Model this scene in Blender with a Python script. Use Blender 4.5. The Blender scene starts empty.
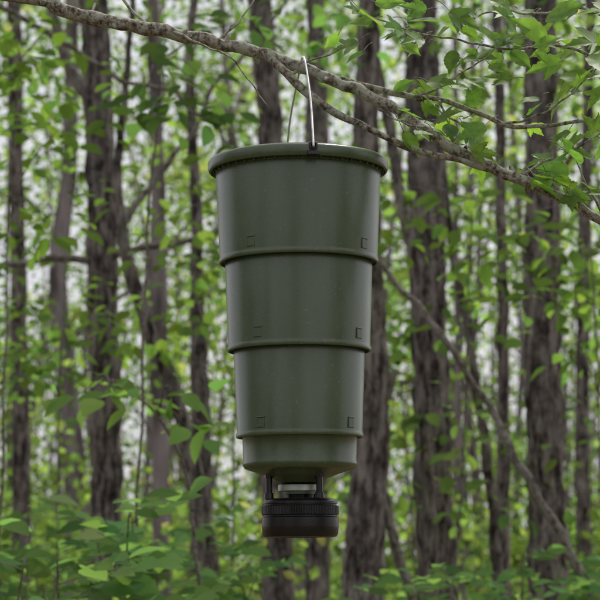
import bpy, math, random
import numpy as np
from mathutils import Vector, Matrix, noise
random.seed(7); RNG=np.random.default_rng(7)
scene=bpy.context.scene
COL=scene.collection
CAMZ=1.5; P=math.radians(7.407); F=2000.0

def S(px,py,Y):
    """world point at real distance Y for a surveyed bearing / elevation"""
    a=(px-300)/F; b=(300-py)/F
    d=Vector((a, math.cos(P)-b*math.sin(P), math.sin(P)+b*math.cos(P)))
    t=Y/d.y
    return Vector((d.x*t, Y, CAMZ+d.z*t))

# ---------------------------------------------------------------- materials
def newmat(name):
    m=bpy.data.materials.new(name); m.use_nodes=True
    nt=m.node_tree; nt.nodes.clear()
    out=nt.nodes.new('ShaderNodeOutputMaterial')
    return m,nt,out
def N(nt,t,**k):
    n=nt.nodes.new(t)
    for a,b in k.items():
        if a in n.inputs: n.inputs[a].default_value=b
        else: setattr(n,a,b)
    return n
def ramp(nt,fac,stops):
    r=nt.nodes.new('ShaderNodeValToRGB')
    e=r.color_ramp.elements
    while len(e)<len(stops): e.new(0.5)
    for i,(p,c) in enumerate(stops):
        e[i].position=p; e[i].color=(c[0],c[1],c[2],1)
    nt.links.new(fac,r.inputs['Fac']); return r

def bark_mat(name,dark,mid,light,scale=10,moss=0.0,bump=0.02,stretch=0.22):
    m,nt,out=newmat(name); L=nt.links
    tc=N(nt,'ShaderNodeTexCoord'); mp=N(nt,'ShaderNodeMapping'); mp.inputs['Scale'].default_value=(1,1,stretch)
    L.new(tc.outputs['Object'],mp.inputs['Vector'])
    n1=N(nt,'ShaderNodeTexNoise',Scale=scale*2.0,Detail=4.0,Roughness=0.72)
    L.new(mp.outputs[0],n1.inputs['Vector'])
    cr=ramp(nt,n1.outputs['Fac'],[(0.39,dark),(0.5,mid),(0.63,light)])
    last=cr
    if moss>0:
        mn=N(nt,'ShaderNodeTexNoise',Scale=scale*0.8,Detail=3.0,Roughness=0.7)
        L.new(tc.outputs['Object'],mn.inputs['Vector'])
        mr=ramp(nt,mn.outputs['Fac'],[(0.48,(0,0,0)),(0.58,(moss,moss,moss))])
        mm=N(nt,'ShaderNodeMixRGB',blend_type='MIX'); L.new(mr.outputs[0],mm.inputs[0])
        L.new(cr.outputs[0],mm.inputs[1]); mm.inputs[2].default_value=(0.38,0.395,0.32,1) if moss>.6 else (0.25,0.24,0.215,1)
        last=mm
    b=N(nt,'ShaderNodeBsdfPrincipled',Roughness=0.9)
    b.inputs['Specular IOR Level'].default_value=0.2
    L.new(last.outputs[0],b.inputs['Base Color'])
    if bump>0:
        bp=N(nt,'ShaderNodeBump',Strength=1.0,Distance=bump)
        L.new(n1.outputs['Fac'],bp.inputs['Height']); L.new(bp.outputs[0],b.inputs['Normal'])
    L.new(b.outputs[0],out.inputs[0]); return m
def hazebark(name):
    m,nt,out=newmat(name); L=nt.links
    at=N(nt,'ShaderNodeTexCoord'); mp=N(nt,'ShaderNodeMapping'); mp.inputs['Scale'].default_value=(1,1,.25)
    L.new(at.outputs['Object'],mp.inputs['Vector'])
    n=N(nt,'ShaderNodeTexNoise',Scale=5.0,Detail=2.0); L.new(mp.outputs[0],n.inputs['Vector'])
    r=ramp(nt,n.outputs['Fac'],[(.35,(.09,.075,.077)),(.65,(.27,.235,.24))])  # pale mauve tones put distance haze into the bark colour
    b=N(nt,'ShaderNodeBsdfDiffuse'); L.new(r.outputs[0],b.inputs[0]); L.new(b.outputs[0],out.inputs[0]); return m

def leaf_mat(name,trans=0.45,near=False,tint=(3.0,3.1,1.7)):
    m,nt,out=newmat(name); L=nt.links
    at=N(nt,'ShaderNodeAttribute',attribute_name='Col')
    col=at.outputs['Color']
    if near:
        tc=N(nt,'ShaderNodeTexCoord')
        n=N(nt,'ShaderNodeTexNoise',Scale=60.0,Detail=3.0); L.new(tc.outputs['Object'],n.inputs['Vector'])
        r=ramp(nt,n.outputs['Fac'],[(0.3,(0.75,0.75,0.75)),(0.7,(1.2,1.2,1.1))])
        mu=N(nt,'ShaderNodeMixRGB',blend_type='MULTIPLY',Fac=1.0)
        L.new(col,mu.inputs[1]); L.new(r.outputs[0],mu.inputs[2]); col=mu.outputs[0]
        b=N(nt,'ShaderNodeBsdfPrincipled',Roughness=0.5)
        b.inputs['Specular IOR Level'].default_value=0.35
        L.new(col,b.inputs['Base Color'])
    else:
        b=N(nt,'ShaderNodeBsdfDiffuse'); L.new(col,b.inputs[0])
    t=N(nt,'ShaderNodeBsdfTranslucent')
    tm=N(nt,'ShaderNodeMixRGB',blend_type='MULTIPLY',Fac=1.0); L.new(col,tm.inputs[1]); tm.inputs[2].default_value=(*tint,1)
    L.new(tm.outputs[0],t.inputs['Color'])
    mx=N(nt,'ShaderNodeMixShader',Fac=trans)
    L.new(b.outputs[0],mx.inputs[1]); L.new(t.outputs[0],mx.inputs[2]); L.new(mx.outputs[0],out.inputs[0])
    return m

M_bark=bark_mat('trunk_bark',(0.016,0.012,0.011),(0.095,0.078,0.071),(0.28,0.245,0.225),scale=11,moss=0.3,bump=.03)
M_barkhaze=hazebark('haze_bark')
M_branch=bark_mat('branch_bark',(0.06,0.048,0.034),(0.22,0.195,0.155),(0.42,0.39,0.33),scale=45,moss=0.9,bump=0.004,stretch=0.8)
M_limb=bark_mat('limb_bark',(0.05,0.04,0.035),(0.13,0.11,0.09),(0.22,0.2,0.17),scale=22,moss=0.5,bump=0.0,stretch=0.6)
M_leaf=leaf_mat('leaf_near',0.5,True,(3.3,3.1,1.5))
M_leafmid=leaf_mat('leaf_mid',0.5)
M_leaffar=leaf_mat('leaf_far',0.5)

# ---------------------------------------------------------------- builders
class MB:
    def __init__(s): s.v=[]; s.f=[]
    def tube(s,pts,rads,seg=12,sub=6,jit=0.0,nscale=4.0,nfreq=None,wob=0.0,cap=True):
        n=len(pts); P_=[];R_=[]
        def cr(a,b,c,d,t): return 0.5*((2*b)+(c-a)*t+(2*a-5*b+4*c-d)*t*t+(3*b-a-3*c+d)*t**3)
        for i in range(n-1):
            a=pts[max(i-1,0)];b=pts[i];c=pts[i+1];d=pts[min(i+2,n-1)]
            for k in range(sub):
                t=k/sub; P_.append(cr(a,b,c,d,t)); R_.append(rads[i]*(1-t)+rads[i+1]*t)
        P_.append(pts[-1].copy()); R_.append(rads[-1])
        if wob>0:
            for i,p in enumerate(P_):
                w=noise.noise_vector(p*nscale*0.7+Vector((3,7,1)))
                p+=w*wob
        T=(P_[1]-P_[0]).normalized()
        u=T.orthogonal().normalized()
        base=len(s.v)
        for i,p in enumerate(P_):
            T=(P_[min(i+1,len(P_)-1)]-P_[max(i-1,0)]).normalized()
            u=(u-T*u.dot(T)).normalized(); w=T.cross(u)
            for j in range(seg):
                a=2*math.pi*j/seg
                d=u*math.cos(a)+w*math.sin(a)
                q=p+d*R_[i]
                if jit>0:
                    nn=noise.noise(q*nscale)+0.5*noise.noise(q*nscale*2.7)
                    q=p+d*R_[i]*(1+jit*nn)
                s.v.append(q)
        m=len(P_)
        for i in range(m-1):
            for j in range(seg):
                a=base+i*seg+j; b=base+i*seg+(j+1)%seg
                s.f.append((a,b,b+seg,a+seg))
        if cap:
            s.f.append(tuple(base+j for j in range(seg))[::-1])
            s.f.append(tuple(base+(m-1)*seg+j for j in range(seg)))
        return P_,R_
    def obj(s,name,mat,parent=None,smooth=True):
        me=bpy.data.meshes.new(name); me.from_pydata([tuple(v) for v in s.v],[],s.f)
        if smooth: me.polygons.foreach_set('use_smooth',[True]*len(me.polygons))
        me.materials.append(mat); me.update()
        o=bpy.data.objects.new(name,me); COL.objects.link(o)
        if parent: o.parent=parent
        return o
def empty(name,loc=(0,0,0)):
    e=bpy.data.objects.new(name,None); COL.objects.link(e); e.empty_display_size=0.2
    return e

# leaf templates ------------------------------------------------------------
LT_far=(np.array([(0,0,0),(-.34,.45,.07),(0,1,-.05),(.34,.45,.07)],float),np.array([(0,2,1),(0,3,2)]))
_o=[(0,0),(.16,.10),(.29,.32),(.30,.55),(.17,.80),(0,1.0),(-.17,.80),(-.30,.55),(-.29,.32),(-.16,.10)]
_v=[(x,y,0.25*abs(x)-0.22*(y-.4)**2) for x,y in _o]+[(0,.33,0),(0,.66,-.01)]
LT_mid=(np.array(_v,float),np.array([(0,1,10),(1,2,10),(2,3,10),(3,11,10),(3,4,11),(4,5,11),(5,6,11),(6,7,11),(7,10,11),(7,8,10),(8,9,10),(9,0,10)]))
def mk(half,mid):
    out=half+[(-x*0.94,y+.012) for x,y in half[-2:0:-1]]
    v=[(x,y,0.22*abs(x)-0.22*(x*x)-0.16*(y-.35)**2+0.025*math.sin(9*x+5*y)) for x,y in out]+[(0,mid,-0.03)]
    return (np.array(v,float),np.array([(i,(i+1)%len(out),len(out)) for i in range(len(out))]))
LT_maple=mk([(0,0),(.13,.0),(.25,.07),(.30,.15),(.40,.24),(.38,.31),(.52,.46),(.56,.66),(.42,.57),(.37,.62),(.22,.53),(.23,.65),(.17,.69),(.19,.80),(.11,.86),(.07,.95),(0,1.14)],.38)
LT_ovate=mk([(0,0),(.12,.03),(.20,.12),(.26,.20),(.27,.27),(.31,.36),(.29,.42),(.31,.52),(.26,.58),(.25,.67),(.19,.72),(.16,.80),(.10,.84),(.06,.94),(0,1.08)],.45)

def leaves(name,tmpl,pos,dirs,nors,size,cols,mat,parent=None):
    tv,tf=tmpl; n=len(pos); k=len(tv)
    pos=np.asarray(pos,float);dirs=np.asarray(dirs,float);nors=np.asarray(nors,float);size=np.asarray(size,float)
    Y=dirs/np.linalg.norm(dirs,axis=1,keepdims=True)
    Z=nors-Y*(nors*Y).sum(1,keepdims=True); Z/=np.linalg.norm(Z,axis=1,keepdims=True)+1e-9
    X=np.cross(Y,Z)
    V=pos[:,None,:]+size[:,None,None]*(tv[None,:,0:1]*X[:,None,:]+tv[None,:,1:2]*Y[:,None,:]+tv[None,:,2:3]*Z[:,None,:])
    Fc=(tf[None,:,:]+(np.arange(n)*k)[:,None,None]).reshape(-1)
    me=bpy.data.meshes.new(name); nf=n*len(tf)
    me.vertices.add(n*k); me.vertices.foreach_set('co',V.astype(np.float32).reshape(-1))
    me.loops.add(nf*3); me.loops.foreach_set('vertex_index',Fc.astype(np.int32))
    me.polygons.add(nf); me.polygons.foreach_set('loop_start',np.arange(0,nf*3,3,dtype=np.int32))
    try: me.polygons.foreach_set('loop_total',np.full(nf,3,dtype=np.int32))
    except Exception: pass
    me.update(calc_edges=True)
    if tmpl is not LT_far: me.polygons.foreach_set('use_smooth',np.ones(nf,dtype=bool))
    ca=me.color_attributes.new('Col','FLOAT_COLOR','POINT')
    c=np.ones((n,k,4),np.float32); c[:,:,:3]=np.asarray(cols)[:,None,:]
    ca.data.foreach_set('color',c.reshape(-1))
    me.materials.append(mat); me.validate()
    o=bpy.data.objects.new(name,me); COL.objects.link(o)
    if parent: o.parent=parent
    return o

def rand_unit(n):
    v=RNG.normal(size=(n,3)); return v/np.linalg.norm(v,axis=1,keepdims=True)
def leafcols(n,base,var=0.3,warm=0.0):
    b=np.array(base)[None,:]*np.exp(RNG.normal(0,var,(n,1)))
    y=np.clip(RNG.normal(warm,0.18,(n,1)),-0.5,0.5)
    b=b*np.concatenate([1+0.5*y,1+0.12*y,1-0.3*y],1)
    return np.clip(b,0.005,0.27)

# ---------------------------------------------------------------- ground
def ground():
    m,nt,o_=newmat('leaf_litter'); L=nt.links
    tc=N(nt,'ShaderNodeTexCoord')
    n=N(nt,'ShaderNodeTexNoise',Scale=1.2,Detail=6.0,Roughness=0.7); L.new(tc.outputs['Object'],n.inputs['Vector'])
    v=N(nt,'ShaderNodeTexVoronoi'); v.inputs['Scale'].default_value=14; L.new(tc.outputs['Object'],v.inputs['Vector'])
    a=ramp(nt,n.outputs['Fac'],[(0.35,(0.05,0.075,0.02)),(0.5,(0.12,0.085,0.05)),(0.7,(0.2,0.15,0.1))])
    mu=N(nt,'ShaderNodeMixRGB',blend_type='OVERLAY',Fac=0.5); L.new(a.outputs[0],mu.inputs[1]); L.new(v.outputs['Color'],mu.inputs[2])
    b=N(nt,'ShaderNodeBsdfDiffuse'); L.new(mu.outputs[0],b.inputs[0])
    L.new(b.outputs[0],o_.inputs[0])
    xs=np.concatenate([-np.geomspace(600,4,30),np.linspace(-3,3,7),np.geomspace(4,600,30)])
    v_=[];f_=[];k=len(xs)
    for y in xs:
        for x in xs:
            h=0.12*noise.noise(Vector((x*0.12,y*0.12,0)))+ (0.0 if math.hypot(x,y)>150 else 0.05*noise.noise(Vector((x*.7,y*.7,4))))
            v_.append((x,y+30,h))
    for i in range(k-1):
        for j in range(k-1):
            a_=i*k+j; f_.append((a_,a_+1,a_+k+1,a_+k))
    me=bpy.data.meshes.new('ground'); me.from_pydata(v_,[],f_); me.materials.append(m)
    me.polygons.foreach_set('use_smooth',[True]*len(f_))
    o=bpy.data.objects.new('ground',me); COL.objects.link(o)
ground()

# ---------------------------------------------------------------- main mid-distance trees
def tree(name,Y,pts,top=12.0,crown=True,rmul=1.0,seg=18,limbs=(),mat=None):
    """pts: (px,py,widthpx) listed from top to bottom at distance Y"""
    root=empty(name)
    pts=sorted(pts,key=lambda p:-p[1])
    w=[S(a,b,Y) for a,b,_ in pts]; r=[c/F*Y/2*rmul for *_,c in pts]
    d0=(w[0]-w[1]).normalized() if len(w)>1 else Vector((0,0,-1))
    base=Vector((w[0].x+d0.x/abs(d0.z)*w[0].z*0.5, Y, -0.1))
    mid=base.lerp(w[0],0.3)
    P_=[base,mid]+w; R_=[r[0]*1.7,r[0]*1.1]+r
    d1=(w[-1]-w[-2]); d1=d1/d1.z
    z=w[-1].z; cur=w[-1].copy(); rr=r[-1]
    if top>z:
        k=4
        for i in range(k):
            stp=(top-z)/k
            cur=cur+Vector((d1.x*0.6*stp+random.uniform(-.12,.12),random.uniform(-.12,.12),stp))
            rr=rr*0.72; P_.append(cur.copy()); R_.append(rr)
    mb=MB(); mb.tube(P_,R_,seg=seg,sub=14,jit=0.17,nscale=8.0,wob=0.016)
    tips=[]
    if crown:
        for i in range(7):
            t=random.uniform(0.8,1.0) if i<2 else random.uniform(.45,1); k=len(P_)-5+t*4; i0=min(int(k),len(P_)-2)
            a=P_[i0].lerp(P_[i0+1],k-i0)
            ang=random.uniform(0,6.28); ln=random.uniform(1.2,2.4)
            b=a+Vector((math.cos(ang)*ln*.5,math.sin(ang)*ln*.5,ln*.35)); c=a+Vector((math.cos(ang)*ln,math.sin(ang)*ln,ln*.55))
            mb.tube([a,b,c],[R_[i0]*.45,R_[i0]*.28,.008],seg=7,sub=4,wob=.05)
            tips+= [c,a.lerp(c,.65)]
        tips.append(P_[-1])
    mb.obj('trunk',mat or M_bark,root)
    if limbs:
        lb=MB()
        for l in limbs:
            lp=[S(a,b,Y+dy) for a,b,_,dy in l]; lr=[c/F*Y/2 for _,_,c,_ in l]
            lb.tube(lp,lr,seg=10,sub=6,jit=0.12,nscale=9,wob=0.02)
        lb.obj('limbs',M_limb,root)
    if tips:
        n=50; pos=[]
        for t in tips:
            pos.append(np.array(t)[None,:]+RNG.normal(size=(n,3))*np.array([.5,.5,.28]))
        pos=np.concatenate(pos); m=len(pos)
        no=rand_unit(m)*0.8+np.array([0,0,1.0])
        leaves('crown_foliage',LT_far,pos,rand_unit(m),no,RNG.uniform(.10,.16,m),leafcols(m,(0.07,0.12,0.025)),M_leaffar,root)
    return root

tree('hardwood_tree',13,[(92,-20,28),(97,60,29),(101,180,30),(103,300,32),(105,400,31),(106,500,31),(107,610,35)],top=13,
     limbs=[[(103,120,15,0),(88,95,13,0.1),(70,70,12,.2),(57,30,11,.3),(45,-20,9,.4)],
            [(100,262,8,0),(60,258,8,-.2),(25,263,7,-.4),(-20,270,6,-.6)],
            [(104,256,8,0),(150,247,7,-.2),(190,240,6,-.4),(222,230,5,-.5)]])
tree('hardwood_tree',12.5,[(420,-20,33),(423,80,35),(426,170,37),(428,280,37),(431,400,37),(434,500,38),(436,610,42)],top=13,seg=22)
tree('hardwood_tree',12,[(541,-20,33),(541,90,34),(542,200,35),(543,320,36),(545,430,37),(547,520,38),(548,610,41)],top=13.5,seg=22,
     limbs=[[(549,190,6,0),(575,150,5,-.2),(610,110,4,-.4)]])
tree('hardwood_tree',11,[(366,120,26),(368,250,28),(372,330,30),(373,430,34),(366,520,39),(362,610,45)],top=12)
tree('slender_tree',14,[(190,60,9),(194,160,11),(197,260,13),(199,360,18),(200,450,22),(203,610,26)],top=10,seg=12)
tree('slender_tree',12,[(134,-10,6),(125,90,7),(118,190,9),(128,265,14),(150,330,15),(172,390,16),(190,450,17),(203,520,20),(210,610,24)],top=9,seg=12,crown=False,
     limbs=[[(120,235,8,0),(140,200,7,.1),(168,165,6,.2),(195,125,5,.3),(215,85,5,.3),(250,50,4,.4),(292,-5,3,.5)]])
tree('slender_tree',15,[(259,-20,24),(265,60,25),(271,140,26),(274,300,28),(277,500,30),(278,610,34)],top=12)
tree('slender_tree',17,[(315,-20,18),(317,80,19),(318,300,22),(316,500,24),(318,610,26)],top=12)
tree('slender_tree',12,[(362,-20,9),(374,50,10),(388,120,11),(401,200,12),(412,260,12),(421,340,13),(428,460,14),(432,610,16)],top=8,seg=12,crown=False)
tree('slender_tree',14,[(497,-20,9),(500,90,10),(501,200,11),(503,330,12),(503,450,13),(504,610,15)],top=10,seg=12)
tree('slender_tree',13,[(443,170,7),(452,250,8),(468,330,9),(482,420,10),(492,500,11),(500,610,13)],top=6,seg=10,crown=False)
tree('slender_tree',18,[(590,-20,11),(585,200,12),(582,400,14),(584,610,16)],top=12)
tree('slender_tree',18,[(14,-20,14),(17,200,15),(20,400,18),(22,610,20)],top=12)
tree('slender_tree',21,[(152,-20,13),(158,200,15),(160,400,17),(162,610,18)],top=12,mat=M_barkhaze)
tree('slender_tree',16,[(395,370,8),(380,440,10),(385,500,10),(400,560,11),(415,610,12)],top=3.0,seg=10,crown=False)

def snag(name,Y,pts):
    mb=MB(); mb.tube([S(a,b,Y+dy) for a,b,_,dy in pts],[c/F*Y/2 for _,_,c,_ in pts],seg=9,sub=8,jit=.15,nscale=9,wob=.03)
    return mb.obj(name,M_limb)
snag('leaning_dead_limb',9.5,[(300,180,4,.3),(380,266,6,.2),(410,300,6,.1),(440,335,7,0),(480,395,7,0),(520,465,8,-.1),(560,535,9,-.1),(620,640,10,-.2),(760,880,12,-.2)])
snag('leaning_dead_limb',11,[(-30,-10,5,0),(40,28,6,0),(75,50,6,.2),(120,78,5,.2),(175,95,4,.3),(235,150,3,.3)])
snag('leaning_dead_limb',11,[(365,410,6,0),(375,450,7,0),(382,495,7,0),(400,560,8,0),(420,640,9,0),(440,900,10,0)])

# ---------------------------------------------------------------- distant trees (one mass)
mb=MB()
for i in range(240):
    Y=28+85*random.random()**0.8; x=Y*random.uniform(-.38,.38)
    r=random.choice([.04,.05,.06,.08,.10,.13,.18]); H=random.uniform(12,20)
    lx=random.gauss(0,.06); ly=random.gauss(0,.03)
    pts=[Vector((x+lx*z+.35*noise.noise(Vector((i,z*.25,0))),Y+ly*z,z-.1)) for z in (0,1,3,6,9,H)]
    mb.tube(pts,[r*1.4,r*1.05,r*.95,r*.8,r*.65,r*.2],seg=8,sub=3,jit=.1,nscale=3,wob=.06,cap=False)
    for k in range(random.randint(1,4)):
        z=random.uniform(2,12); a=Vector((x+lx*z,Y+ly*z,z)); an=random.uniform(0,6.28); l=random.uniform(1,3)
        mb.tube([a,a+Vector((math.cos(an)*l*.5,math.sin(an)*l*.5,l*.45)),a+Vector((math.cos(an)*l,math.sin(an)*l,l*.6))],[r*.35,r*.25,.01],seg=5,sub=3,wob=.06,cap=False)
mb.obj('distant_trees',M_barkhaze)

def clumpfield(name,count,y0,y1,spread,zfun,leaf,per,rad,base,seedwarm=0.0,mat=M_leaffar,tmpl=LT_far,flat=.45,ypow=1.0,tonev=.35):
    pos=[];sz=[];cl=[]
    for i in range(count):
        Y=y0+(y1-y0)*random.random()**ypow; x=Y*random.uniform(-spread,spread); z=zfun(Y)
        n=int(per*random.uniform(.5,1.5)); r=random.uniform(.6,1.4)*rad*(0.6+Y/60)
        p=RNG.normal(size=(n,3))*np.array([r,r,r*flat])*.6+np.array([x,Y,z])
        k=rand_unit(1)[0]*.3; p[:,2]+= (p[:,0]-x)*k[0]
        ok=p[:,2]>0.05; p=p[ok]; n=len(p)
        pos.append(p); sz.append(leaf(Y)*RNG.uniform(.7,1.25,n))
        tone=math.exp(random.gauss(0,tonev)); cl.append(leafcols(n,np.array(base)*tone,.25,seedwarm+random.gauss(0,.2)))
    pos=np.concatenate(pos);sz=np.concatenate(sz);cl=np.concatenate(cl);m=len(pos)
    no=rand_unit(m)+np.array([0,-.2,.6])
    return leaves(name,tmpl,pos,rand_unit(m),no,sz,cl,mat)
clumpfield('distant_foliage',820,24,100,.36,lambda Y:random.uniform(1.0,2+.33*Y),lambda Y:.10+.0024*Y,90,1.1,(0.092,0.15,0.048),.1)
clumpfield('distant_treeline',430,100,170,.36,lambda Y:1+(.31*Y)*random.random()**1.5,lambda Y:.42,120,1.6,(0.10,0.145,0.072),0.0,flat=.7)
clumpfield('forest_undergrowth',600,16,100,.36,lambda Y:random.uniform(.2,1.8+Y*.04)*random.random(),lambda Y:.09+.0018*Y,80,.9,(0.09,0.15,0.052),0.05)
clumpfield('understory_foliage',165,10,24,.36,lambda Y:random.uniform(1.2,1.8+.30*Y),lambda Y:.09,45,.55,(0.085,0.15,0.042),0.08,mat=M_leafmid,tmpl=LT_mid)

# ---------------------------------------------------------------- shrubs with compound leaves
def shrub(name,base,tips,nleaf=7,size=.125,col=(0.105,0.185,0.07)):
    root=empty(name); mb=MB(); pos=[];di=[];no=[];sz=[]
    for t in tips:
        m=base.lerp(t,.55)+Vector((random.uniform(-.08,.08),random.uniform(-.1,.1),.12))
        P_,_=mb.tube([base,m,t],[.008,.005,.0025],seg=6,sub=8,wob=.02)
        for k in range(7,len(P_),2):
            p=P_[k]; an=random.uniform(0,6.28)
            d=Vector((math.cos(an),math.sin(an),random.uniform(-.1,.5))).normalized(); L_=random.uniform(.16,.32)
            mb.tube([p,p+d*L_*.5+Vector((0,0,.01)),p+d*L_+Vector((0,0,-.015))],[.002,.0015,.001],seg=4,sub=2)
            side=d.cross(Vector((0,0,1))).normalized()
            for j in range(nleaf):
                q=p+d*L_*(0.35+.65*(j//2)/(nleaf//2)); sd=side*(1 if j%2 else -1)
                dd=(d*.6+sd*1.0) if j<nleaf-1 else d
                pos.append(q); di.append(dd+Vector((0,0,random.uniform(-.45,.1)))); no.append(Vector((random.gauss(0,.35),-.6+random.gauss(0,.35),1))); sz.append(size*random.uniform(.6,1.2))
    mb.obj('stems',M_limb,root); n=len(pos)
    leaves('leaves',LT_mid,[tuple(a) for a in pos],[tuple(a) for a in di],[tuple(a) for a in no],sz,leafcols(n,col,.25),M_leafmid,root)
    return root
for (cx,top,Y,wd,nt,sz) in [(20,520,7.2,60,6,.12),(85,525,9,80,6,.12),(150,530,7.0,70,6,.125),(215,548,9.5,60,5,.11),(300,588,9,60,5,.10),(480,578,9,70,6,.10),(565,578,8.5,60,6,.10),(-60,500,9,70,6,.12),(660,540,9,70,6,.12),(390,590,9,50,4,.10),(60,570,6.2,70,5,.12)]:
    b=S(cx,600,Y); b.z=0
    tips=[S(cx+random.uniform(-wd,wd),top+random.uniform(-25,45),Y+random.uniform(-.5,.5)) for _ in range(nt)]
    shrub('understory_shrub',b,tips,size=sz)

def sapling(name,Y,stem,sprays,size=.10,col=(0.08,0.17,0.04),nper=12,rad=.12,tm=LT_mid):
    root=empty(name); mb=MB()
    w=[S(a,b,Y) for a,b in stem]; g=w[-1].copy(); g.z=0; g.x+=random.uniform(-.15,.15); w=w+[g]
    r=[.004+.006*i/len(w) for i in range(len(w))]
    mb.tube(w,r,seg=7,sub=6,wob=.02)
    pos=[];di=[];no=[];sz=[]
    for (sx,sy) in sprays:
        c=S(sx,sy,Y+random.uniform(-.25,.25))
        near=min(w[:-1],key=lambda p:(p-c).length)
        mb.tube([near,near.lerp(c,.5)+Vector((0,0,.04)),c],[.004,.003,.0015],seg=5,sub=4,wob=.01)
        for _ in range(nper):
            p=c+Vector((random.gauss(0,rad),random.gauss(0,rad),random.gauss(0,rad*.45)))
            d=(p-c).normalized()+Vector((0,0,-.35)); pos.append(p); di.append(d); no.append(Vector((random.gauss(0,.35),-0.6+random.gauss(0,.3),1))); sz.append(size*random.uniform(.7,1.25))
    mb.obj('stem',M_limb,root); n=len(pos)
    leaves('leaves',tm,[tuple(a) for a in pos],[tuple(a) for a in di],[tuple(a) for a in no],sz,leafcols(n,col,.18,.1),M_leafmid,root)
sapling('sapling',7.5,[(110,385),(160,415),(190,480),(200,600)],[(85,392),(115,396),(145,405),(190,430),(205,425),(170,385),(100,388)],size=.12,nper=5,rad=.07,col=(0.12,0.21,0.07))
sapling('sapling',8.5,[(160,60),(150,200),(140,400),(135,600)],[(165,95),(185,120),(150,75),(200,75),(170,40),(230,30),(255,20),(215,110),(140,110)],size=.10,nper=9,rad=.10,col=(0.07,0.13,0.045))
sapling('sapling',9,[(20,60),(10,200),(5,400),(0,600)],[(15,100),(45,85),(60,130),(20,60),(60,25),(10,25),(35,150),(20,230),(50,220)],size=.10,nper=13,rad=.13,col=(0.10,0.175,0.04))
sapling('sapling',10,[(590,200),(600,400),(610,600)],[(570,235),(600,250),(590,290),(560,300),(520,300),(480,240),(585,350)],size=.10,nper=13,rad=.15,col=(0.10,0.175,0.045))
sapling('sapling',11,[(240,200),(235,400),(230,600)],[(150,190),(175,215),(205,260),(180,300),(155,330),(210,320),(230,290),(165,255)],size=.10,nper=13,rad=.15,col=(0.11,0.185,0.05))
sapling('sapling',10.5,[(470,200),(465,400),(455,600)],[(480,190),(455,215),(500,250),(470,270),(400,190),(390,240),(450,330),(520,230)],size=.10,nper=12,rad=.15,col=(0.10,0.175,0.05))
sapling('sapling',12,[(70,200),(60,400),(55,600)],[(30,300),(60,310),(80,340),(50,350),(130,300),(30,370),(60,200),(130,340)],size=.11,nper=13,rad=.18,col=(0.10,0.175,0.05))
sapling('sapling',12,[(400,380),(410,500),(415,600)],[(400,400),(390,430),(460,420),(470,450),(400,480),(520,480),(470,510),(570,450),(590,410)],size=.11,nper=12,rad=.18,col=(0.10,0.17,0.055))

# ---------------------------------------------------------------- unseen trees added behind the camera: darken feeder's sides, gap leaves a sheen
rt=empty('unseen_shading_trees'); mb=MB(); pos=[]
for i in range(40):
    deg=random.choice([random.uniform(-150,8),random.uniform(44,150)])
    az0=math.radians(deg); R_=random.uniform(7,12); x=R_*math.sin(az0); y=4-R_*math.cos(az0)
    if y>6: continue
    H=random.uniform(7,10); mb.tube([Vector((x,y,-.1)),Vector((x+.1,y,H*.5)),Vector((x,y+.1,H))],[.16,.11,.03],seg=10,sub=5,jit=.12,nscale=5)
    for k in range(8):
        c=np.array([x,y,random.uniform(1.2,H*.75)])+RNG.normal(size=3)*np.array([.7,.7,.3])
        pos.append(c[None,:]+RNG.normal(size=(36,3))*np.array([.5,.5,.35]))
mb.obj('trunks',M_bark,rt); pos=np.concatenate(pos); m=len(pos)
leaves('foliage',LT_far,pos,rand_unit(m),rand_unit(m)+np.array([0,0,.6]),RNG.uniform(.22,.34,m),leafcols(m,(.05,.085,.035)),M_leaffar,rt)

# ---------------------------------------------------------------- the overhanging tree (branch the feeder hangs on)
ot=empty('maple_tree')
tb=MB()
tr=Vector((-1.75,4.3,0))
tb.tube([tr+Vector((0,0,-.1)),tr+Vector((0,0,.6)),tr+Vector((.03,0,2)),tr+Vector((-.02,.05,3.2)),tr+Vector((.1,.1,5)),tr+Vector((0,.3,8)),tr+Vector((.2,.2,11))],[.2,.13,.115,.105,.09,.06,.02],seg=20,sub=10,jit=.13,nscale=6,wob=.02)
tb.obj('trunk',M_bark,ot)
cp=[];
for i in range(16):
    cp.append(np.array([tr.x-.9,tr.y+.3,9.0])[None,:]+RNG.normal(size=(70,3))*.3+RNG.normal(size=(1,3))*np.array([.8,.8,1.2]))
cp=np.concatenate(cp); m=len(cp)
leaves('crown_foliage',LT_far,cp,rand_unit(m),rand_unit(m)+np.array([0,0,1.]),RNG.uniform(.08,.12,m),leafcols(m,(.06,.11,.03)),M_leaffar,ot)
def W(l,Y=4.0): return [S(a,b,Y+d) for a,b,_,d in l],[w*.00106 for _,_,w,_ in l]
bb=MB()
def br(l,seg=16,sub=10,jit=.16,wob=.005,ns=26):
    p,r=W(l); return bb.tube(p,r,seg=seg,sub=sub,jit=jit,nscale=ns,wob=wob)
p,r=W([(20,-4,13,.02),(60,9,13.5,.01),(110,22,13,0),(165,32,12.5,0),(215,43,12,0),(262,53,12,0),(300,67,12.5,0),(335,82,11,0),(370,96,11,-.02),(410,120,10,-.03),(445,145,10.5,-.03),(480,163,11,-.03),(520,179,10.5,-.04),(560,196,9.5,-.05),(606,224,9,-.06),(680,265,7,-.08),(760,290,4,-.1)])
p=[tr+Vector((.05,-.05,2.75)),Vector((-1.2,4.12,2.78))]+p; r=[.03,.019]+r
bb.tube(p,r,seg=20,sub=14,jit=.22,nscale=30,wob=.007)
br([(270,56,8,0),(292,78,8.5,-.02),(325,107,8,-.03),(352,120,7,-.03),(385,138,6.5,-.04),(425,153,6,-.04),(465,162,6,-.04),(500,171,5,-.03)])
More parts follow.
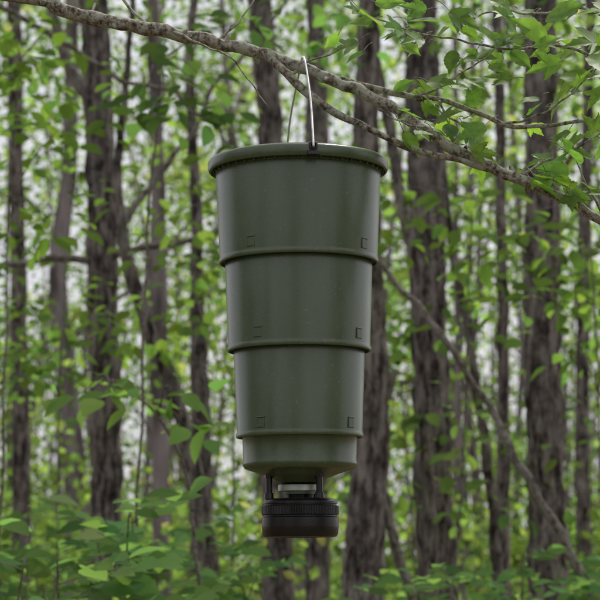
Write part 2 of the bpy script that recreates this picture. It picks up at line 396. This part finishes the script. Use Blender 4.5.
br([(318,74,7,0),(352,82,6.5,.03),(400,95,6,.05),(440,100,5.5,.06),(475,112,5,.06),(505,125,4.5,.05),(545,126,4,.04),(610,118,3,.03)])
tw=[[(605,62,3,.1),(560,46,3,.1),(510,50,2.5,.08),(460,40,2.2,.06),(410,30,1.8,.05),(365,14,1.2,.04)],
    [(640,40,4,.1),(585,8,3,.12),(540,15,2.5,.12),(500,10,2,.12),(470,20,1.2,.1)],
    [(410,97,3,.05),(440,88,2,.03),(478,62,1.6,.03),(500,45,1.2,.03)],
    [(440,100,2.5,.05),(450,118,1.8,.03),(468,130,1.4,.02),(480,150,1,.02)],
    [(515,177,3.5,-.04),(540,165,2.5,-.05),(570,152,2,-.06),(610,128,1.5,-.06)],
    [(535,184,3,-.04),(550,178,2,-.07),(568,188,1.3,-.1)],
    [(505,125,3,.05),(545,112,2,.03),(585,80,1.6,.03),(610,50,1.2,0)],
    [(300,66,2.5,0),(325,55,1.8,-.03),(347,45,1.2,-.04)],
    [(165,30,3,0),(205,46,2,-.05),(235,62,1.5,-.08),(268,110,1,-.1)],
    [(150,27,3.5,0),(130,8,3,.03),(110,-15,2.5,.05)],
    [(215,41,3,0),(238,22,2,.03),(262,-10,1.4,.05)],
    [(90,17,3,0),(100,-15,2,.05)],
    [(370,96,2.5,0),(395,120,1.8,-.05),(425,128,1.3,-.06)],
    [(606,224,3,-.06),(590,190,2,-.1),(575,160,1.5,-.1)]]
twp=[]
for i,t in enumerate(tw):
    P_,_=br(t,seg=8,sub=6,jit=.2,wob=.006,ns=40)
    if i in (0,1,2,3,4,5,6,12,13): twp.append(P_)
for i in range(60):
    px=random.uniform(30,590); 
    pts=[(20,-4),(110,22),(215,43),(300,67),(370,96),(445,145),(520,179),(606,224)]
    for a,b in zip(pts[:-1],pts[1:]):
        if a[0]<=px<=b[0]: py=a[1]+(b[1]-a[1])*(px-a[0])/(b[0]-a[0])
    c=S(px,py,4.0); an=random.uniform(0,6.28); d=Vector((random.uniform(-.5,.9),math.cos(an),math.sin(an))).normalized()
    l=random.uniform(.012,.028)
    bb.tube([c,c+d*l*.7,c+d*l],[.007,.005,.0015],seg=7,sub=3,jit=.3,nscale=60)
LF=[(345,47,30),(372,18,32),(398,12,30),(424,20,32),(388,2,28),(440,34,26),(462,18,30),(478,58,36),(508,18,40),(532,30,36),(562,12,42),(590,42,42),(576,76,36),(546,66,32),(500,78,26),(440,82,28),(424,92,26),(402,86,22),(425,124,24),(446,131,30),(462,116,26),(472,132,32),(482,152,22),(452,60,26),(540,160,28),(553,174,36),(545,188,30),(576,152,30),(592,128,28),(582,194,22),(560,138,26),(555,106,24),(602,62,34),(410,48,22),(530,100,22),(487,34,30),(520,58,26),(598,96,28),(600,10,36),(545,42,26),(612,150,30),(430,108,20),(356,56,20),(333,40,18),(566,182,24),(415,8,24),(630,80,34),(640,30,36),(474,98,20)]
A={0:[[],[],[],[]],1:[[],[],[],[]]}
def addleaf(c,d,nrm,s):
    k=0 if random.random()<.6 else 1
    p0=c-d*s*.45
    q=A[k]; q[0].append(tuple(p0)); q[1].append(tuple(d)); q[2].append(tuple(nrm)); q[3].append(s)
    st=p0-d*s*.45+Vector((0,0,.01))
    bb.tube([p0+d*.004,p0.lerp(st,.5)+Vector((0,0,.004)),st],[.0007,.0008,.001],seg=5,sub=3)
for (x,y,s) in LF:
    c=S(x,y,4.0+random.uniform(-.12,.14)); s=s*.002*1.08
    an=random.uniform(0,6.28)
    d=Vector((math.cos(an),-.15+random.uniform(-.35,.35),-.3+.5*math.sin(an))).normalized()
    nrm=Vector((random.gauss(0,.45),-.9+random.gauss(0,.45),.8+random.gauss(0,.25)))
    addleaf(c,d,nrm,s)
for P_ in twp:
    for k in range(3,len(P_),3):
        for sgn in (-1,1):
            if random.random()<.25: continue
            t=(P_[min(k+1,len(P_)-1)]-P_[k-1]).normalized(); sd=t.cross(Vector((0,0,1))).normalized()*sgn
            d=(t*.6+sd*.5+Vector((0,0,random.uniform(-.8,.4)))).normalized(); s=random.uniform(.035,.06)
            addleaf(P_[k]+d*s*.95,d,Vector((random.gauss(0,.3),-.8+random.gauss(0,.45),.8)),s)
bb.obj('branches',M_branch,ot)
for k,tm,nm in ((0,LT_maple,'lobed_leaves'),(1,LT_ovate,'small_leaves')):
    q=A[k]; n=len(q[0])
    leaves(nm,tm,q[0],q[1],q[2],q[3],leafcols(n,(0.092,0.185,0.042),.2,.05),M_leaf,ot)

# ---------------------------------------------------------------- feeder
def plastic(name,col,rough=.42,dirt=.25,spec=.5,dust=0.0):
    m,nt,o_=newmat(name); L=nt.links
    tc=N(nt,'ShaderNodeTexCoord')
    n=N(nt,'ShaderNodeTexNoise',Scale=9.0,Detail=8.0,Roughness=.7); L.new(tc.outputs['Object'],n.inputs['Vector'])
    mp=N(nt,'ShaderNodeMapping'); mp.inputs['Scale'].default_value=(60,60,5); L.new(tc.outputs['Object'],mp.inputs['Vector'])
    n2=N(nt,'ShaderNodeTexNoise',Scale=1.0,Detail=4.0); L.new(mp.outputs[0],n2.inputs['Vector'])
    ad=N(nt,'ShaderNodeMixRGB',blend_type='MIX',Fac=.4); L.new(n.outputs['Fac'],ad.inputs[1]); L.new(n2.outputs['Fac'],ad.inputs[2])
    c=Vector(col)
    r=ramp(nt,ad.outputs[0],[(.3,c*(1-dirt)),(.55,c),(.75,c*(1+dirt)+Vector((.004,.004,.003)))])
    last=r
    if dust>0:
        sp=N(nt,'ShaderNodeTexNoise',Scale=130.0,Detail=2.0,Roughness=.6); L.new(tc.outputs['Object'],sp.inputs['Vector'])
        sr=ramp(nt,sp.outputs['Fac'],[(.66,(0,0,0)),(.74,(dust,dust,dust))])
        mm=N(nt,'ShaderNodeMixRGB'); L.new(sr.outputs[0],mm.inputs[0]); L.new(r.outputs[0],mm.inputs[1]); mm.inputs[2].default_value=(.2,.2,.15,1); last=mm
    b=N(nt,'ShaderNodeBsdfPrincipled'); L.new(last.outputs[0],b.inputs['Base Color'])
    b.inputs['Specular IOR Level'].default_value=spec
    rr=N(nt,'ShaderNodeMapRange'); rr.inputs['To Min'].default_value=rough-.08; rr.inputs['To Max'].default_value=rough+.12
    L.new(n.outputs['Fac'],rr.inputs['Value']); L.new(rr.outputs[0],b.inputs['Roughness'])
    fine=N(nt,'ShaderNodeTexNoise',Scale=350.0,Detail=2.0); L.new(tc.outputs['Object'],fine.inputs['Vector'])
    bp=N(nt,'ShaderNodeBump',Strength=.12,Distance=.002); L.new(fine.outputs['Fac'],bp.inputs['Height']); L.new(bp.outputs[0],b.inputs['Normal'])
    L.new(b.outputs[0],o_.inputs[0]); return m
M_green=plastic('olive_plastic',(0.063,0.093,0.042),.26,.2,.65,.45)
M_black=plastic('black_plastic',(0.008,0.008,0.009),.27,.2)
def metal(name,col,rough):
    m,nt,o_=newmat(name); tc=N(nt,'ShaderNodeTexCoord'); n=N(nt,'ShaderNodeTexNoise',Scale=80.0,Detail=4.0)
    nt.links.new(tc.outputs['Object'],n.inputs['Vector'])
    r=ramp(nt,n.outputs['Fac'],[(.3,[c*.75 for c in col]),(.7,col)])
    b=N(nt,'ShaderNodeBsdfPrincipled',Metallic=.85,Roughness=rough); nt.links.new(r.outputs[0],b.inputs['Base Color'])
    nt.links.new(b.outputs[0],o_.inputs[0]); return m
M_wire=metal('galvanised_wire',(.72,.72,.72),.38)
M_alu=metal('dull_aluminium',(.48,.53,.45),.5)

fd=empty('hanging_game_feeder'); fd.location=(-0.004,4.0,S(298,163,4.0).z)
fd.rotation_euler=(0,math.radians(-.35),0)
KZ=1.02
def lathe(name,prof,mat,seg=128,mod=None,parent=fd,bev=False):
    v=[];f=[]
    for i,(r,z) in enumerate(prof):
        for j in range(seg):
            a=2*math.pi*j/seg; rr=r
            if mod: rr=mod(i,j,r)
            v.append((rr*math.cos(a),rr*math.sin(a),z*KZ))
    for i in range(len(prof)-1):
        for j in range(seg):
            a=i*seg+j;b=i*seg+(j+1)%seg
            f.append((a,a+seg,b+seg,b))
    if prof[0][0]>0.0005: f.append(tuple(range(seg)))
    if prof[-1][0]>0.0005: f.append(tuple((len(prof)-1)*seg+j for j in range(seg))[::-1])
    me=bpy.data.meshes.new(name); me.from_pydata(v,[],f); me.materials.append(mat)
    me.polygons.foreach_set('use_smooth',[True]*len(f)); me.update()
    try: me.set_sharp_from_angle(angle=math.radians(35))
    except Exception: pass
    o=bpy.data.objects.new(name,me); COL.objects.link(o); o.parent=parent; return o
def tier(r0,z0,r1,z1,r2):
    return [(r0-.001,z0),(r0,z0-.002),(r0+(r1-r0)*.93,z0+(z1-z0)*.93),(r1+.0012,z1+.0085),(r1+.0022,z1+.007),(r1+.0022,z1+.002),(r1+.0014,z1),(r1-.002,z1-.0005),(r1-.003,z1+.006),(r2+.001,z1+.006)]
prof=[(.02,.003),(.166,.003),(.168,.001),(.168,-.022)]
prof+=tier(.1675,-.023,.1590,-.203,.1490)
prof+=tier(.1490,-.199,.1425,-.378,.1320)
prof+=tier(.1320,-.374,.1250,-.548,.1150)
prof+=[(.1150,-.544),(.1130,-.594),(.1142,-.596),(.1142,-.602),(.110,-.608),(.100,-.612),(.08,-.618),(.055,-.627),(.045,-.636),(.0,-.636)]
lathe('bucket_body',prof,M_green)
lathe('lid_rim',[(.168,.0045),(.177,.0045),(.1805,.0025),(.183,-.002),(.183,-.015),(.1810,-.019),(.1775,-.020),(.1775,-.015),(.1685,-.0145)],M_green)
lathe('lid_top',[(.0,.012),(.05,.0115),(.14,.010),(.165,.008),(.172,.0052)],M_green)
def addbox(mb,c,az,w,h,d,bev=.0012):
    R=Matrix.Rotation(az,4,'Z')
    x0=c[0]; pts=[]
    for (k,ins) in ((0,0),(1,0),(1,1)):
        hw=w/2-(bev if ins else 0); hh=h/2-(bev if ins else 0)
        xx=x0-0.004 if k==0 else (x0+d-bev if not ins else x0+d)
        for (sy,sz) in ((-1,-1),(1,-1),(1,1),(-1,1)):
            pts.append(R@Vector((xx,sy*hw,c[1]+sz*hh)))
    b=len(mb.v); mb.v+=pts
    for l in (0,1):
        for j in range(4):
            a=b+l*4+j; bb_=b+l*4+(j+1)%4
            mb.f.append((a,bb_,bb_+4,a+4))
    mb.f.append((b+8,b+9,b+10,b+11))
def az_of(off): return -math.pi/2+off
rb=MB()
for i in range(48): addbox(rb,(.1675,-.018*KZ),2*math.pi*i/48,.0025,.010,.0065,.0008)
rb.obj('rim_ribs',M_green,fd,False)
tbm=MB()
for (zz,r,a0) in [(-.174,.1604,-.62),(-.348,.1440,-.60),(-.520,.1264,-.64)]:
    for k in range(4):
        a=az_of(a0+k*math.pi/2)
        zc=zz*KZ
        addbox(tbm,(r,zc-.004),a,.016,.019,.0010,.0008)
        addbox(tbm,(r,zc+.0065),a,.018,.0025,.0022,.0008)
        addbox(tbm,(r,zc-.004),a-.0085/r,.0022,.019,.0022,.0007)
tbm.obj('locking_tabs',M_green,fd,False)
lathe('funnel_neck',[(.050,-.626),(.036,-.640),(.028,-.656),(.026,-.672)],M_black,64)
lathe('spinner_plate',[(.001,-.640),(.043,-.640),(.044,-.642),(.044,-.652),(.034,-.653),(.032,-.658),(.001,-.658)],M_alu,64)
pm=MB()
for a in (-2.85,-.93,1.05):
    c=Vector((.064*math.cos(a),.064*math.sin(a),0))
    def Z(z): return c+Vector((0,0,z*KZ))
    pm.tube([Z(-.608),Z(-.676)],[.0066,.0066],seg=16,sub=1)
    pm.tube([Z(-.615),Z(-.627)],[.0100,.0092],seg=6,sub=1)
    pm.tube([Z(-.656),Z(-.667)],[.009,.0098],seg=16,sub=1)
o=pm.obj('mounting_posts',M_black,fd); 
try: o.data.set_sharp_from_angle(angle=math.radians(40))
except Exception: pass
cs=.0145
capprof=[(r_*.985,z_+cs-(.006 if z_<-.74 else 0)) for r_,z_ in [(.001,-.681),(.066,-.681),(.072,-.683),(.0755,-.687),(.0755,-.691),(.0735,-.6925),(.0735,-.694),(.0765,-.696),(.0765,-.712),(.0740,-.714),(.0740,-.716),(.0775,-.718),(.0775,-.734),(.0765,-.744),(.073,-.749),(.062,-.7505),(.058,-.748),(.001,-.747)]]
def md(i,j,r):
    if i in (7,8): return r+(.0012 if (j//2)%2 else -.0006)
    return r
lathe('motor_housing_cap',capprof,M_black,288,md)
hm=MB()
fa=Vector((.030,-.182,.002)); ba=Vector((-.028,.180,.002))
base=Vector(fd.location)
br_top=S(303,60,4.0)-base
ap=Vector((br_top.x,0,br_top.z+.003))
hp=[fa+Vector((0,-.002,-.006)),fa+Vector((0,-.004,.004)),fa.lerp(ap,.5)+Vector((.006,-.012,-.004)),ap+Vector((.008,-.046,-.034)),ap+Vector((.004,-.026,-.008)),ap+Vector((0,0,.002)),ap+Vector((-.004,.026,-.008)),ap+Vector((-.010,.046,-.034)),ba.lerp(ap,.5)+Vector((-.008,.012,-.004)),ba+Vector((0,.004,.004)),ba+Vector((0,.002,-.006))]
hm.tube(hp,[.0022]*len(hp),seg=12,sub=12)
hm.obj('wire_handle',M_wire,fd)
em=MB()
for q,sg in ((fa,-1),(ba,1)):
    az=math.atan2(q.y,q.x)
    addbox(em,(.181,-.004),az,.017,.020,.004)
    addbox(em,(.181,-.016),az,.024,.008,.006)
    ring=[q+Vector((math.cos(t)*.0062,sg*.002,math.sin(t)*.0062-.004)) for t in np.linspace(0,2*math.pi,17)]
    em.tube([Vector(x) for x in ring],[.0024]*17,seg=8,sub=1)
em.obj('handle_lugs',M_black,fd,False)

# ---------------------------------------------------------------- sky, sun, camera
el,azm=math.radians(58),math.radians(25)
w=bpy.data.worlds.new('World'); scene.world=w; w.use_nodes=True
nt=w.node_tree; nt.nodes.clear()
sk=nt.nodes.new('ShaderNodeTexSky'); sk.sky_type='NISHITA'; sk.sun_disc=False; sk.sun_elevation=el; sk.sun_rotation=azm; sk.dust_density=5.0; sk.air_density=1.0
tc=nt.nodes.new('ShaderNodeTexCoord'); cn=nt.nodes.new('ShaderNodeTexNoise'); cn.inputs['Scale'].default_value=2.5; cn.inputs['Detail'].default_value=3
nt.links.new(tc.outputs['Generated'],cn.inputs['Vector'])
cr=ramp(nt,cn.outputs['Fac'],[(.35,(.7,.7,.7)),(.6,(.95,.95,.95))])
mx=nt.nodes.new('ShaderNodeMixRGB'); mx.inputs[2].default_value=(6.9,6.8,7.2,1)
nt.links.new(cr.outputs[0],mx.inputs[0]); nt.links.new(sk.outputs[0],mx.inputs[1])
bg=nt.nodes.new('ShaderNodeBackground'); bg.inputs['Strength'].default_value=.128
ow=nt.nodes.new('ShaderNodeOutputWorld'); nt.links.new(mx.outputs[0],bg.inputs[0]); nt.links.new(bg.outputs[0],ow.inputs[0])
sd=bpy.data.lights.new('sun','SUN'); sd.energy=3.7; sd.angle=math.radians(10); sd.color=(1,.95,.86)
so=bpy.data.objects.new('sun',sd); COL.objects.link(so)
dirv=Vector((math.sin(azm)*math.cos(el),math.cos(azm)*math.cos(el),math.sin(el)))
so.rotation_euler=dirv.to_track_quat('Z','Y').to_euler(); so.location=dirv*30
cd=bpy.data.cameras.new('camera'); cam=bpy.data.objects.new('camera',cd); COL.objects.link(cam)
cam.location=(0,0,CAMZ); cam.rotation_euler=(math.pi/2+P,0,0)
cd.sensor_width=36; cd.lens=F/600*36; cd.clip_end=2000; cd.clip_start=.05
cd.dof.use_dof=True; cd.dof.focus_distance=3.93; cd.dof.aperture_fstop=9
scene.camera=cam
scene.view_settings.view_transform='Standard'; scene.view_settings.look='None'; scene.view_settings.exposure=0
